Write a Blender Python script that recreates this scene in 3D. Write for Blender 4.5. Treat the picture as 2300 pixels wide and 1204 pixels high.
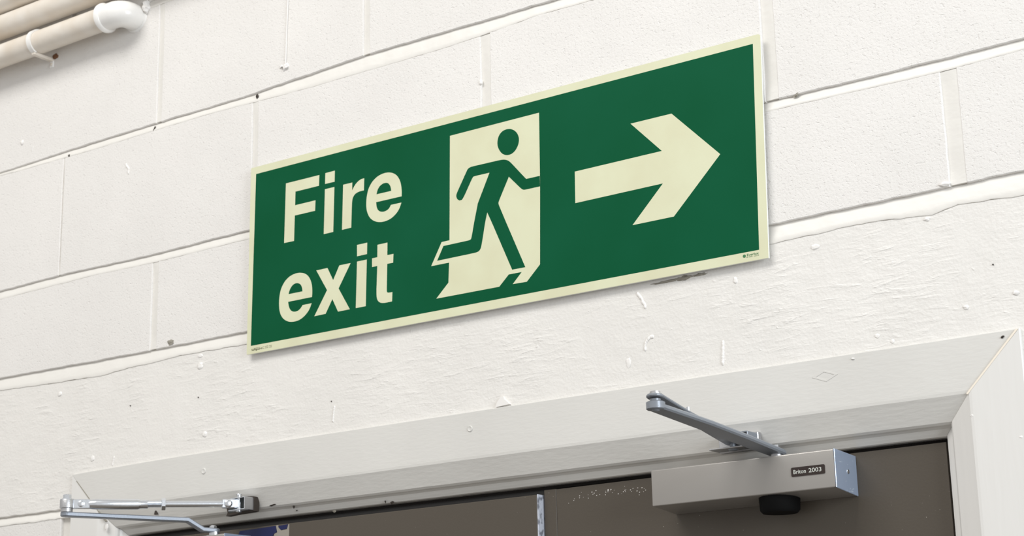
import bpy, bmesh, math, random
from mathutils import Vector, Matrix, noise
from mathutils.geometry import tessellate_polygon

for o in list(bpy.data.objects):
    bpy.data.objects.remove(o, do_unlink=True)
scene = bpy.context.scene
COL = scene.collection

# ------------------------------------------------------------------ camera
cam_data = bpy.data.cameras.new('camera')
cam_data.sensor_fit = 'HORIZONTAL'
cam_data.sensor_width = 36.0
cam_data.lens = 3916.7385 / 2300.0 * 36.0
cam_data.clip_start = 0.05
cam_data.clip_end = 60
cam = bpy.data.objects.new('camera', cam_data)
COL.objects.link(cam)
CR = Matrix(((0.810524, -0.561209, 0.167618),
             (0.585276, 0.787016, -0.195085),
             (-0.022435, 0.256223, 0.966357)))
right, fwd, up = CR.col[0], CR.col[1], CR.col[2]
M = Matrix((right, up, -fwd)).transposed().to_4x4()
M.translation = Vector((2.293805, -1.890261, -0.989826))
cam.matrix_world = M
cam_data.dof.use_dof = True
cam_data.dof.focus_distance = 2.20
cam_data.dof.aperture_fstop = 14.0
scene.camera = cam

# ------------------------------------------------------------------ world, lights, exposure
FLOOR_Z = -2.72
world = bpy.data.worlds.new('world')
scene.world = world
world.use_nodes = True
wn = world.node_tree
bg = wn.nodes['Background']
bg.inputs[0].default_value = (1.0, 0.985, 0.965, 1)
bg.inputs[1].default_value = 0.60

def area(name, loc, target, size, power, color):
    l = bpy.data.lights.new(name, 'AREA')
    l.shape = 'RECTANGLE'
    l.size, l.size_y = size
    l.energy = power
    l.color = color
    o = bpy.data.objects.new(name, l)
    COL.objects.link(o)
    d = Vector(target) - Vector(loc)
    o.matrix_world = Matrix.Translation(loc) @ d.to_track_quat('-Z', 'Y').to_matrix().to_4x4()
    return o

area('ceiling_lamp_light', (0.40, -3.0, 2.8), (0.7, 0.0, -0.3), (3.4, 1.6), 138, (1.0, 0.985, 0.955))
area('window_light', (5.0, -1.5, -0.1), (0.9, 0.0, -0.3), (1.6, 1.6), 106, (0.86, 0.93, 1.0))

scene.view_settings.view_transform = 'Standard'
scene.view_settings.look = 'None'
scene.view_settings.gamma = 1.0
scene.view_settings.use_curve_mapping = False
scene.view_settings.exposure = -0.07

SIGN_O = (0.45203, -0.42757)
SIGN = {
 'outer': [[(2.8,298.2),(895.6,291.2),(898,289.1),(890.3,-4.4),(0,0)]],
 'green': [[(13.9,286.4),(887.1,280),(878.2,8.1),(8.6,12.6)]],
 'F': [[(77.6,258),(146.2,257.3),(145.5,240.4),(97.6,240.8),(97.1,219.1),(138.7,218.8),(138,202.4),(96.6,202.8),(95.6,162.8),(75.2,163.2)]],
 'i1': [[(158.3,257.8),(177.3,257.8),(177,240.4),(157.8,240.7)]],
 'i2': [[(157.6,232.5),(176.6,232.2),(174.6,162.3),(155.7,162.4)]],
 'r': [[(193.9,232.2),(211.9,231.9),(211.6,219.8),(213.7,222.7),(217.1,226.9),(221.2,230.3),(226,232.8),(230.5,233.9),(235.3,233.8),(234.6,215.1),(230.1,215.3),(224,215),(218.5,213.5),(215.1,211),(212.7,207.6),(211.6,202.9),(211.2,196.4),(210,162.3),(191.9,162.3)]],
 'e1': [[(306.5,191.6),(306.8,198),(306.2,205.6),(304.7,213.4),(301.4,220.5),(296.8,226.3),(290.9,230.3),(283.6,232.9),(275.5,233.9),(267.5,233.2),(259.4,230.8),(252.6,226.8),(247.2,221.4),(243.1,215.1),(240.6,206.9),(239.2,197.4),(239.2,188.8),(240.6,180.9),(243.7,173.9),(248.4,168.1),(254.4,164),(261.1,161.2),(268.5,159.8),(276.5,159.8),(284.5,161.2),(291.8,164.4),(298.4,169.2),(303.1,175.2),(305.9,182.3),(286.2,182.5),(283.9,179),(280.6,176.4),(275.9,175),(270.6,174.9),(265.2,176.5),(261.2,179.8),(258.9,184.9),(258.2,192.2)],[(258.9,204.1),(260,208.5),(262,212.4),(265.4,215.8),(270.1,218),(275.5,218.5),(280.1,217.5),(283.7,214.5),(286.1,209.7),(287,203.8)]],
 'e2': [[(133,69.1),(133.6,76.8),(133.1,85.1),(131.3,92.6),(127.9,99.4),(123.1,104.8),(117,108.5),(109.6,110.6),(101.5,111.3),(94,110.5),(86.6,108.3),(79.8,104.4),(74.4,99.1),(70.1,92.5),(67.5,84.6),(66.2,75.5),(66.2,66.2),(67.4,57.7),(70.4,50.5),(75.3,44.6),(81.4,40.5),(88.2,37.9),(95.7,36.9),(103.8,37),(111.1,38.7),(118.4,42.2),(125,47.5),(129.3,53),(132.4,59.7),(114.2,59.7),(111.8,56.8),(108.3,53.8),(103.6,52),(97.5,51.9),(92.1,53.8),(88.4,57.5),(86.1,62.4),(84.7,69.4)],[(85.5,81.2),(86.9,86.1),(89.6,90.3),(93.6,94.1),(98.3,95.8),(103,95.6),(107.8,94),(111.5,90.3),(113.3,85.3),(113.7,80.9)]],
 'x': [[(141.3,108.6),(163.5,108.6),(174.8,88),(186.9,108.5),(208.9,108.2),(185.5,73.5),(207.5,38.5),(184.6,38.5),(173.4,59.3),(160.3,39),(137.9,38.8),(162.9,74.7)]],
 'i3': [[(221.3,133.7),(240.9,133.6),(240.5,116.3),(221.3,116.3)]],
 'i4': [[(221.3,108.3),(240.1,108.1),(238,38.2),(218.9,38.3)]],
 't': [[(260.5,126.8),(279.4,126.7),(279,107.9),(290.6,107.7),(289.9,94.6),(278.8,94.7),(277.6,55.1),(278.2,52.6),(280,51.5),(283.1,51.2),(288.2,51.1),(287.5,37.4),(281.1,37.3),(274.9,37.2),(268.7,37.9),(264.3,39.5),(260.9,42.5),(258.9,46.8),(258.4,52.3),(258.5,61.3),(260,94.9),(250.1,94.9),(250.1,108.1),(260.1,108)]],
 'doorway': [[(396.6,264.5),(552.6,263.7),(551.2,172.3),(550.9,157),(547.3,47.1),(524.8,26.6),(501.2,27.2),(516.7,41.7),(494.8,41.9),(478.3,27.3),(368.2,28.3),(390.2,47.9),(391.9,76.8),(359.7,77.2),(379,109.2),(393.2,109.3)]],
 'head': [[(517.8,232.6),(516.7,226),(513.2,219.9),(508.4,215.5),(502.3,213.4),(494.9,213.9),(488.3,217.5),(483.5,223.5),(480.7,230.4),(480.3,236.2),(481.8,242.8),(485.1,247.9),(490.6,251.2),(496.6,252.1),(503.3,251.1),(509.3,248),(513.8,243.5),(516.7,238.3)]],
 'man': [[(428.8,208.7),(433,210),(486.1,209.2),(492.8,208.1),(498.1,205.7),(502.6,201.7),(526.4,174.3),(528.3,172.5),(551,172.2),(550.9,157.1),(525.2,157.4),(522.6,158),(519.4,160.1),(498.8,181.8),(480.2,149),(479.9,145.7),(492.5,116.5),(522.9,47.4),(500.8,47.7),(468,121.2),(460.3,137.5),(456.3,123.4),(449.4,91.8),(447.6,86.9),(444.6,84),(439.9,82.9),(370.6,83.2),(382.3,102.9),(428.7,102.8),(431.1,103.9),(432.2,106.1),(437.2,127),(444.3,153.7),(465.7,194.6),(438.2,194.9),(435.8,193.7),(419.7,167.9),(416.2,164.5),(412,164.3),(407.9,167.1),(406.2,171.7),(407.1,175.6),(426.7,206.8)]],
 'arrow': [[(608.5,166.3),(745.7,166.1),(699.6,214.3),(762.9,213.9),(831.4,143.3),(759,74),(696.1,74.3),(745,121.7),(607.7,121.9)]],
}

# ------------------------------------------------------------------ helpers
def lin(c):
    c = c / 255.0
    return c / 12.92 if c <= 0.04045 else ((c + 0.055) / 1.055) ** 2.4
def rgb(r, g, b): return (lin(r), lin(g), lin(b), 1)

def tag(o, label=None, cat=None, group=None, kind=None):
    if label: o['label'] = label
    if cat: o['category'] = cat
    if group: o['group'] = group
    if kind: o['kind'] = kind
    return o

def empty(name, loc=(0, 0, 0), **k):
    o = bpy.data.objects.new(name, None)
    o.empty_display_size = 0.05
    COL.objects.link(o)
    o.location = loc
    return tag(o, **k)

def wpos(o):
    p = Vector((0, 0, 0))
    while o:
        p += Vector(o.location); o = o.parent
    return p

def obj(name, bm, mat, parent=None, smooth=None, origin=None, label=None, kind=None):
    """bm is in world coordinates; the object is placed at origin (default its centre)"""
    bmesh.ops.recalc_face_normals(bm, faces=bm.faces[:])
    if origin is None:
        lo = Vector((min(v.co[i] for v in bm.verts) for i in range(3)))
        hi = Vector((max(v.co[i] for v in bm.verts) for i in range(3)))
        origin = (lo + hi) / 2
    origin = Vector(origin)
    for v in bm.verts: v.co -= origin
    me = bpy.data.meshes.new(name)
    bm.to_mesh(me); bm.free()
    me.materials.append(mat)
    o = bpy.data.objects.new(name, me)
    COL.objects.link(o)
    if parent:
        o.parent = parent
        o.location = origin - wpos(parent)
    else:
        o.location = origin
    if smooth is not None:
        for p in me.polygons: p.use_smooth = True
        me.set_sharp_from_angle(angle=math.radians(smooth))
    tag(o, label=label, kind=kind)
    return o

def new(): return bmesh.new()

def box(bm, lo, hi, bev=0.0, seg=2, mat=None):
    r = bmesh.ops.create_cube(bm, size=1)
    vs = r['verts']
    for v in vs:
        v.co = Vector([(lo[i] + hi[i]) / 2 + v.co[i] * (hi[i] - lo[i]) for i in range(3)])
    if bev:
        es = list({e for v in vs for e in v.link_edges})
        r2 = bmesh.ops.bevel(bm, geom=es, offset=bev, segments=seg, affect='EDGES', profile=0.5)
        vs = list({v for f in r2['faces'] for v in f.verts} | {v for v in vs if v.is_valid})
    if mat is not None:
        for v in vs: v.co = mat @ v.co
    return vs

def frame_of(d, hint=(0, 0, 1)):
    d = Vector(d).normalized()
    h = Vector(hint)
    if abs(d.dot(h)) > 0.98: h = Vector((1, 0, 0))
    u = h.cross(d).normalized()
    w = d.cross(u)
    return d, u, w

def lathe(bm, p0, d, prof, n=24, ang0=0.0, cap=True, flat=None):
    """rings (distance along d, radius) round the axis from p0"""
    p0 = Vector(p0); d, u, w = frame_of(d)
    rings = []
    for s, r in prof:
        rings.append([bm.verts.new(p0 + d * s + (u * math.cos(ang0 + 2 * math.pi * i / n) + w * math.sin(ang0 + 2 * math.pi * i / n)) * r) for i in range(n)])
    for a, b in zip(rings, rings[1:]):
        for i in range(n):
            bm.faces.new((a[i], a[(i + 1) % n], b[(i + 1) % n], b[i]))
    if cap:
        bm.faces.new(rings[0]); bm.faces.new(rings[-1][::-1])

def sweep(bm, pts, rads, n=24, cap=True):
    pts = [Vector(p) for p in pts]
    rings = []
    for k, p in enumerate(pts):
        d = (pts[min(k + 1, len(pts) - 1)] - pts[max(k - 1, 0)]).normalized()
        h = Vector((0, 0, 1)); u = h.cross(d).normalized(); w = d.cross(u)
        rings.append([bm.verts.new(p + (u * math.cos(2 * math.pi * i / n) + w * math.sin(2 * math.pi * i / n)) * rads[k]) for i in range(n)])
    for a, b in zip(rings, rings[1:]):
        for i in range(n):
            bm.faces.new((a[i], a[(i + 1) % n], b[(i + 1) % n], b[i]))
    if cap:
        bm.faces.new(rings[0]); bm.faces.new(rings[-1][::-1])

def prism(bm, polys, y0, y1):
    """outer polygon (+ holes) in x,z, from front y0 to back y1"""
    pv = [[Vector((x, z, 0)) for x, z in p] for p in polys]
    flat = [(x, z) for p in polys for x, z in p]
    tris = tessellate_polygon(pv)
    f = [bm.verts.new((x, y0, z)) for x, z in flat]
    b = [bm.verts.new((x, y1, z)) for x, z in flat]
    for t in tris:
        try:
            bm.faces.new([f[i] for i in t]); bm.faces.new([b[i] for i in t][::-1])
        except ValueError: pass
    k = 0
    for p in polys:
        n = len(p)
        for i in range(n):
            j = (i + 1) % n
            bm.faces.new((f[k + i], f[k + j], b[k + j], b[k + i]))
        k += n

def bar(bm, pts, widths, t, bev=0.0012, n=10, hint=(0, 0, 1)):
    """flat bar following pts (round ends), widths across, thickness t along up"""
    pts = [Vector(p) for p in pts]
    d0, u0, _ = frame_of(pts[-1] - pts[0], hint)
    side = u0
    L, Rr = [], []
    for k, p in enumerate(pts):
        L.append((p, side * widths[k] / 2)); 
    def upv(k):
        a = pts[min(k + 1, len(pts) - 1)] - pts[max(k - 1, 0)]
        return a.normalized().cross(side).normalized()
    outline = []
    dirn = (pts[1] - pts[0]).normalized()
    for i in range(n + 1):
        a = math.pi / 2 + math.pi * i / n
        outline.append((pts[0] + dirn * math.cos(a) * widths[0] / 2 + side * math.sin(a) * widths[0] / 2, 0))
    for k in range(1, len(pts) - 1): outline.append((pts[k] - side * widths[k] / 2, k))
    dirn = (pts[-1] - pts[-2]).normalized(); m = len(pts) - 1
    for i in range(n + 1):
        a = -math.pi / 2 + math.pi * i / n
        outline.append((pts[-1] + dirn * math.cos(a) * widths[-1] / 2 + side * math.sin(a) * widths[-1] / 2, m))
    for k in range(len(pts) - 2, 0, -1): outline.append((pts[k] + side * widths[k] / 2, k))
    def ring(h, shrink):
        out = []
        for p, k in outline:
            c = pts[k]; v = p - c
            if v.length > 1e-9: v = v * (1 - shrink / v.length)
            out.append(bm.verts.new(c + v + upv(k) * h))
        return out
    rs = [ring(-t / 2, bev), ring(-t / 2 + bev, 0), ring(t / 2 - bev, 0), ring(t / 2, bev)]
    N = len(outline)
    for a, b in zip(rs, rs[1:]):
        for i in range(N): bm.faces.new((a[i], a[(i + 1) % N], b[(i + 1) % N], b[i]))
    # caps as strips between the two sides
    for r, flip in ((rs[0], True), (rs[3], False)):
        e0 = r[:n + 1]; lo = r[n + 1:n + 1 + m - 1]; e1 = r[n + m:2 * n + m + 1]; hi = r[2 * n + m + 1:]
        bm.faces.new(e0); bm.faces.new(e1)
        A = [e0[-1]] + lo + [e1[0]]; B = [e0[0]] + hi[::-1] + [e1[-1]]
        for i in range(len(A) - 1): bm.faces.new((A[i], A[i + 1], B[i + 1], B[i]))

# ------------------------------------------------------------------ materials
def mat_base(name, color, rough=0.5, metal=0.0, spec=0.5, coat=0.0):
    m = bpy.data.materials.new(name); m.use_nodes = True
    b = m.node_tree.nodes['Principled BSDF']
    b.inputs['Base Color'].default_value = color
    b.inputs['Roughness'].default_value = rough
    b.inputs['Metallic'].default_value = metal
    b.inputs['Specular IOR Level'].default_value = spec
    b.inputs['Coat Weight'].default_value = coat
    return m, m.node_tree, b

def pos(nt, scale=(1, 1, 1)):
    g = nt.nodes.new('ShaderNodeNewGeometry')
    mp = nt.nodes.new('ShaderNodeMapping')
    mp.inputs['Scale'].default_value = scale
    nt.links.new(g.outputs['Position'], mp.inputs['Vector'])
    return mp.outputs['Vector']

def nz(nt, vec, scale, detail=2, rough=0.5, dist=0.0):
    n = nt.nodes.new('ShaderNodeTexNoise')
    n.inputs['Scale'].default_value = scale
    n.inputs['Detail'].default_value = detail
    n.inputs['Roughness'].default_value = rough
    n.inputs['Distortion'].default_value = dist
    nt.links.new(vec, n.inputs['Vector'])
    return n.outputs['Fac']

def ramp(nt, fac, stops):
    r = nt.nodes.new('ShaderNodeValToRGB')
    el = r.color_ramp.elements
    while len(el) < len(stops): el.new(0.5)
    for e, (p, c) in zip(el, stops):
        e.position = p
        e.color = c if isinstance(c, tuple) else (c, c, c, 1)
    nt.links.new(fac, r.inputs['Fac'])
    return r.outputs['Color']

def math_(nt, op, a, b):
    m = nt.nodes.new('ShaderNodeMath'); m.operation = op
    for i, x in enumerate((a, b)):
        if isinstance(x, (int, float)): m.inputs[i].default_value = x
        else: nt.links.new(x, m.inputs[i])
    return m.outputs[0]

def bump(nt, bsdf, height, dist, strength=1.0):
    b = nt.nodes.new('ShaderNodeBump')
    b.inputs['Distance'].default_value = dist
    b.inputs['Strength'].default_value = strength
    nt.links.new(height, b.inputs['Height'])
    nt.links.new(b.outputs['Normal'], bsdf.inputs['Normal'])

WALLC = rgb(230, 225, 221)
def mixcol(nt, bsdf, fac, c1, c2):
    nt.links.new(ramp(nt, fac, [(0.3, c1), (0.7, c2)]), bsdf.inputs['Base Color'])

# painted concrete block: grainy paint film with small open pits
m_block, nt, b = mat_base('painted_block', WALLC, 0.5, spec=0.35)
v = pos(nt)
g1 = nz(nt, v, 260, 3, 0.6)
pv = pos(nt, (1, 1, 1.5))
pit = ramp(nt, nz(nt, pv, 150, 2, 0.5), [(0.31, 0.0), (0.38, 1.0)])
big = nz(nt, v, 28, 2)
pit2 = ramp(nt, nz(nt, pv, 330, 1, 0.5), [(0.30, 0.0), (0.40, 1.0)])
h = math_(nt, 'ADD', math_(nt, 'MULTIPLY', g1, 0.50), math_(nt, 'MULTIPLY', pit, 0.30))
h = math_(nt, 'ADD', h, math_(nt, 'MULTIPLY', pit2, 0.16))
h = math_(nt, 'ADD', h, math_(nt, 'MULTIPLY', big, 0.6))
bump(nt, b, h, 0.0018, 0.62)
mixcol(nt, b, nz(nt, v, 6, 3), rgb(227, 224, 220), rgb(232, 229, 225))

# thick brushed paint over mortar
m_mortar, nt, b = mat_base('painted_mortar', WALLC, 0.42, spec=0.4)
v = pos(nt, (0.6, 1, 1))
h = math_(nt, 'ADD', math_(nt, 'MULTIPLY', nz(nt, v, 160, 3), 0.35), nz(nt, v, 45, 2))
bump(nt, b, h, 0.0011, 0.7)
mixcol(nt, b, nz(nt, v, 9, 2), rgb(228, 225, 219), rgb(232, 229, 223))

# trowelled, painted lintel: dragged ridges
m_lintel, nt, b = mat_base('painted_lintel', WALLC, 0.42, spec=0.4)
rot_v = nt.nodes.new('ShaderNodeMapping')
rot_v.inputs['Rotation'].default_value = (0, math.radians(-3), 0)
rot_v.inputs['Scale'].default_value = (0.22, 1, 1)
gg = nt.nodes.new('ShaderNodeNewGeometry'); nt.links.new(gg.outputs['Position'], rot_v.inputs['Vector'])
v1 = rot_v.outputs['Vector']; v2 = pos(nt)
ridge = ramp(nt, nz(nt, v1, 120, 3, 0.6, 0.4), [(0.42, 0.0), (0.60, 0.35), (0.72, 1.0)])
patch = ramp(nt, nz(nt, v2, 9, 2), [(0.38, 0.15), (0.62, 1.0)])
h = math_(nt, 'MULTIPLY', ridge, patch)
h = math_(nt, 'ADD', math_(nt, 'MULTIPLY', h, 0.55), math_(nt, 'MULTIPLY', nz(nt, v2, 260, 3), 0.34))
h = math_(nt, 'ADD', h, math_(nt, 'MULTIPLY', nz(nt, v2, 30, 3), 0.9))
h = math_(nt, 'ADD', h, math_(nt, 'MULTIPLY', ramp(nt, nz(nt, v2, 95, 2), [(0.70, 0.0), (0.80, 1.0)]), 0.35))
bump(nt, b, h, 0.0021, 0.7)
mixcol(nt, b, nz(nt, v2, 7, 2), rgb(228, 225, 220), rgb(233, 230, 225))

# smooth gloss paint on the lumps and drips
m_drip, nt, b = mat_base('thick_paint', rgb(238, 235, 231), 0.3, spec=0.5)
# satin painted timber
m_frame, nt, b = mat_base('frame_paint', rgb(213, 208, 201), 0.38, spec=0.45)
v = pos(nt, (0.25, 1, 1))
bump(nt, b, math_(nt, 'ADD', nz(nt, v, 260, 2), math_(nt, 'MULTIPLY', nz(nt, pos(nt), 30, 2), 1.5)), 0.0005, 0.5)
mixcol(nt, b, nz(nt, pos(nt), 5, 2), rgb(213, 211, 206), rgb(218, 216, 211))
m_jamb, nt, b = mat_base('jamb_paint', rgb(225, 223, 219), 0.34, spec=0.5)
v = pos(nt, (1, 1, 0.12))
bump(nt, b, math_(nt, 'ADD', nz(nt, v, 120, 2), nz(nt, v, 30, 1)), 0.0006, 0.5)
m_pipe, nt, b = mat_base('pipe_paint', rgb(226, 217, 205), 0.34, spec=0.5)
bump(nt, b, nz(nt, pos(nt), 45, 3), 0.0012, 0.5)
mixcol(nt, b, nz(nt, pos(nt), 22, 2), rgb(220, 209, 194), rgb(230, 223, 213))
m_elbow, nt, b = mat_base('white_fitting', rgb(240, 238, 234), 0.25, spec=0.5)
bump(nt, b, nz(nt, pos(nt), 60, 2), 0.001, 0.4)
m_floor, nt, b = mat_base('floor_vinyl', rgb(150, 140, 128), 0.4)
mixcol(nt, b, nz(nt, pos(nt), 3, 4), rgb(104, 96, 86), rgb(118, 109, 98))
# laminate doors
m_door, nt, b = mat_base('door_laminate', rgb(82, 75, 66), 0.42, spec=0.4)
v = pos(nt)
speck = ramp(nt, nz(nt, v, 420, 1), [(0.79, rgb(82, 75, 66)), (0.81, rgb(190, 184, 174))])
zone = ramp(nt, nz(nt, pos(nt, (1, 1, 3)), 7, 1), [(0.55, rgb(82, 75, 66)), (0.6, rgb(190, 184, 174))])
mx = nt.nodes.new('ShaderNodeMixRGB'); mx.blend_type = 'DARKEN'; mx.inputs[0].default_value = 1
nt.links.new(speck, mx.inputs[1]); nt.links.new(zone, mx.inputs[2])
nt.links.new(mx.outputs[0], b.inputs['Base Color'])
bump(nt, b, nz(nt, v, 320, 2), 0.0003, 0.4)
m_edge, nt, b = mat_base('door_edge', rgb(150, 146, 140), 0.4)
v = pos(nt)
nt.links.new(ramp(nt, nz(nt, pos(nt, (1, 1, 0.7)), 160, 3), [(0.36, rgb(130, 134, 144)), (0.50, rgb(205, 210, 222))]), b.inputs['Base Color'])  # bluish pale tone carries the window light falling on this edge
# sign
m_cream, nt, b = mat_base('glow_cream', rgb(224, 225, 192), 0.4, spec=0.4)
v = pos(nt)
nt.links.new(ramp(nt, nz(nt, v, 14, 3), [(0.25, rgb(213, 211, 178)), (0.6, rgb(219, 220, 188))]), b.inputs['Base Color'])
bump(nt, b, nz(nt, v, 500, 1), 0.0001, 0.3)
m_green, nt, b = mat_base('sign_green', rgb(12, 84, 48), 0.5, spec=0.05)
nt.links.new(ramp(nt, nz(nt, pos(nt), 5, 3), [(0.3, rgb(10, 82, 50)), (0.7, rgb(15, 88, 58))]), b.inputs['Base Color'])
m_print, nt, b = mat_base('sign_small_print', rgb(80, 85, 50), 0.5)
m_print2, nt, b = mat_base('sign_green_print', rgb(60, 120, 75), 0.5)
m_board, nt, b = mat_base('sign_board_edge', rgb(238, 240, 236), 0.3)
# metals
m_zinc, nt, b = mat_base('zinc_plate', (0.80, 0.83, 0.87, 1), 0.24, metal=1.0)
bump(nt, b, nz(nt, pos(nt), 260, 2), 0.0002, 0.5)
m_zinc2, nt, b = mat_base('dull_zinc', (0.55, 0.55, 0.56, 1), 0.4, metal=0.9)
bump(nt, b, nz(nt, pos(nt), 400, 2), 0.0004, 0.5)
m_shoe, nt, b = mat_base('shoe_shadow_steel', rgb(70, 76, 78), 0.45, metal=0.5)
m_armL, nt, b = mat_base('cast_arm_silver', rgb(140, 145, 153), 0.42, metal=0.5)
bump(nt, b, nz(nt, pos(nt), 420, 3), 0.0005, 0.6)
m_armR, nt, b = mat_base('arm_grey_paint', rgb(138, 143, 150), 0.36, metal=0.25)
bump(nt, b, nz(nt, pos(nt), 250, 2), 0.0003, 0.4)
m_body, nt, b = mat_base('closer_cover', rgb(166, 162, 157), 0.33, metal=0.45)
bump(nt, b, nz(nt, pos(nt), 900, 2), 0.0001, 0.4)
m_cap, nt, b = mat_base('end_cap_window_tint', rgb(150, 164, 186), 0.33, metal=0.45)
nt.links.new(ramp(nt, nz(nt, pos(nt, (1, 1, 3.2)), 46, 3, 0.6, 1.0), [(0.63, rgb(172, 186, 208)), (0.70, rgb(222, 232, 244))]), b.inputs['Base Color'])  # blue of the window light is put into the metal colour; pale streaks are scratches
m_plate, nt, b = mat_base('name_plate_brown', rgb(52, 42, 38), 0.35, metal=0.2)
m_letter, nt, b = mat_base('name_plate_print', rgb(205, 207, 200), 0.4)
m_black, nt, b = mat_base('matte_black', rgb(9, 9, 9), 0.75, spec=0.15)
m_dark, nt, b = mat_base('dark_chip', rgb(58, 50, 44), 0.8)
m_filler, nt, b = mat_base('cream_filler', rgb(240, 230, 214), 0.5)
m_void, nt, b = mat_base('gap_shade_black', rgb(26, 21, 17), 0.9)  # near black paints the shade in the gap above the doors
m_rust, nt, b = mat_base('rust_brown', rgb(120, 84, 58), 0.8)
m_dirt, nt, b = mat_base('grey_dirt', rgb(150, 145, 134), 0.8)
m_tape, nt, b = mat_base('blue_tape', rgb(12, 22, 74), 0.35)
bump(nt, b, nz(nt, pos(nt), 200, 2), 0.0003, 0.6)
m_resid, nt, b = mat_base('tape_residue', rgb(150, 144, 134), 0.7)

# ------------------------------------------------------------------ the wall
rnd = random.Random(7)
def interp(tab):
    def f(x):
        if x <= tab[0][0]: return tab[0][1]
        for (a, za), (b, zb) in zip(tab, tab[1:]):
            if x <= b:
                t = (x - a) / (b - a)
                return za + (zb - za) * t
        return tab[-1][1]
    return f
A_up = interp([(-0.176, -0.003), (0.01, -0.0004), (0.224, 0), (0.444, -0.0012), (0.478, 0.0006), (0.675, 0.006), (0.82, 0.0044), (0.995, 0.0015), (1.2, 0.0)])
A_lo = interp([(-0.176, -0.0089), (-0.055, -0.011), (0.082, -0.0129), (0.224, -0.0118), (0.362, -0.0122), (0.478, -0.0166), (0.573, -0.0191), (0.75, -0.0205), (0.82, -0.0208), (0.9, -0.0192), (0.995, -0.014), (1.1, -0.0165), (1.4, -0.014)])
B_up = interp([(-0.158, -0.2249), (-0.003, -0.2231), (0.227, -0.2273), (0.443, -0.2261), (1.348, -0.2259), (1.527, -0.2272), (1.684, -0.2263)])
B_lo = interp([(-0.157, -0.2396), (0.095, -0.2376), (0.228, -0.2409), (0.433, -0.2401), (1.355, -0.2384), (1.525, -0.2413), (1.573, -0.242), (1.6825, -0.2392)])
C_up = interp([(-0.1455, -0.3825), (0.114, -0.3861), (0.287, -0.3874), (0.438, -0.3878), (1.343, -0.3876), (1.515, -0.3858), (1.668, -0.3843)])
C_lo = interp([(-0.1438, -0.4038), (0.0068, -0.4098), (0.1275, -0.4118), (0.1907, -0.4079), (0.2989, -0.405), (0.4294, -0.4075), (1.3476, -0.4115), (1.4324, -0.409), (1.4734, -0.4083), (1.5577, -0.4145), (1.5857, -0.408), (1.6651, -0.4125)])
def const(z): return lambda x: z
def wob(x, k, amp, f): return amp * (noise.noise(Vector((x * f, k * 3.7, 1.3))) + 0.55 * noise.noise(Vector((x * f * 3.3, k * 5.1, 8.3))))

DEPTH = 0.055
wall = new()
# backing masonry, with the door opening left free
OX0, OX1, OZ = 0.075, 1.625, -0.585
X0, X1, ZT = -1.2, 3.3, 1.13
for lo, hi in (((X0, 0.006, FLOOR_Z), (OX0, 0.16, ZT)), ((OX1, 0.006, FLOOR_Z), (X1, 0.16, ZT)), ((OX0, 0.006, OZ), (OX1, 0.16, ZT))):
    box(wall, lo, hi)
WALL = obj('wall_back', wall, m_mortar, kind='structure', origin=(1.0, 0.0, FLOOR_Z),
           label='painted concrete block wall above and beside the double doors')

def block(x0, x1, lo, up, k, y=0.0, name='block', mat=None, x0f=None, x1f=None, wa=0.0010, seg=0.006, bev=0.0013, wloX=1.0, wupX=1.0):
    """one block with slightly uneven arrises; lo/up give the lower and upper edge heights"""
    bm = new()
    x0f = x0f or (lambda z: x0); x1f = x1f or (lambda z: x1)
    nx = max(2, int((x1 - x0) / seg)); zl, zu = lo((x0 + x1) / 2), up((x0 + x1) / 2)
    nzn = max(2, int((zu - zl) / seg))
    P = []
    for i in range(nx):
        x = x0 + (x1 - x0) * i / nx; P.append((x, lo(x) + wob(x, k, wa * wloX, 45), 0, 1))
    for i in range(nzn):
        z = zl + (zu - zl) * i / nzn; P.append((x1f(z) + wob(z, k + 9, wa * 0.5, 40), lo(x1) + (up(x1) - lo(x1)) * i / nzn, -1, 0))
    for i in range(nx):
        x = x1 + (x0 - x1) * i / nx; P.append((x, up(x) + wob(x, k + 4, wa * wupX, 45), 0, -1))
    for i in range(nzn):
        z = zu + (zl - zu) * i / nzn; P.append((x0f(z) + wob(z, k + 5, wa * 0.5, 40), up(x0) + (lo(x0) - up(x0)) * i / nzn, 1, 0))
    cx, cz = (x0 + x1) / 2, (zl + zu) / 2
    def ring(d, yy):
        r = []
        for (x, z, a, c) in P:
            dx = max(min(cx - x, d), -d); dz = max(min(cz - z, d), -d)
            wx = 1 if abs(x - x0) < 0.0035 or abs(x - x1) < 0.0035 else 0
            wz = 1 if c else 0
            if a: wx, wz = 1, 0
            if c and (abs(x - x0) < 1e-6 or abs(x - x1) < 1e-6): wx = 1
            if a and (abs(z - lo(x)) < 1e-6 or abs(z - up(x)) < 1e-6): wz = 1
            r.append(bm.verts.new((x + dx * wx, yy, z + dz * wz)))
        return r
    rs = [ring(0, y + DEPTH), ring(0, y + bev), ring(bev * 0.35, y + bev * 0.35), ring(bev, y)]
    n = len(P)
    for a, b_ in zip(rs, rs[1:]):
        for i in range(n): bm.faces.new((a[i], a[(i + 1) % n], b_[(i + 1) % n], b_[i]))
    bm.faces.new(rs[-1])
    o = obj(name, bm, mat or m_block, WALL, smooth=35)
    o.data.polygons[len(o.data.polygons) - 1].use_smooth = False
    for p in o.data.polygons:
        if p.area > 0.002: p.use_smooth = False
    return o

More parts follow.
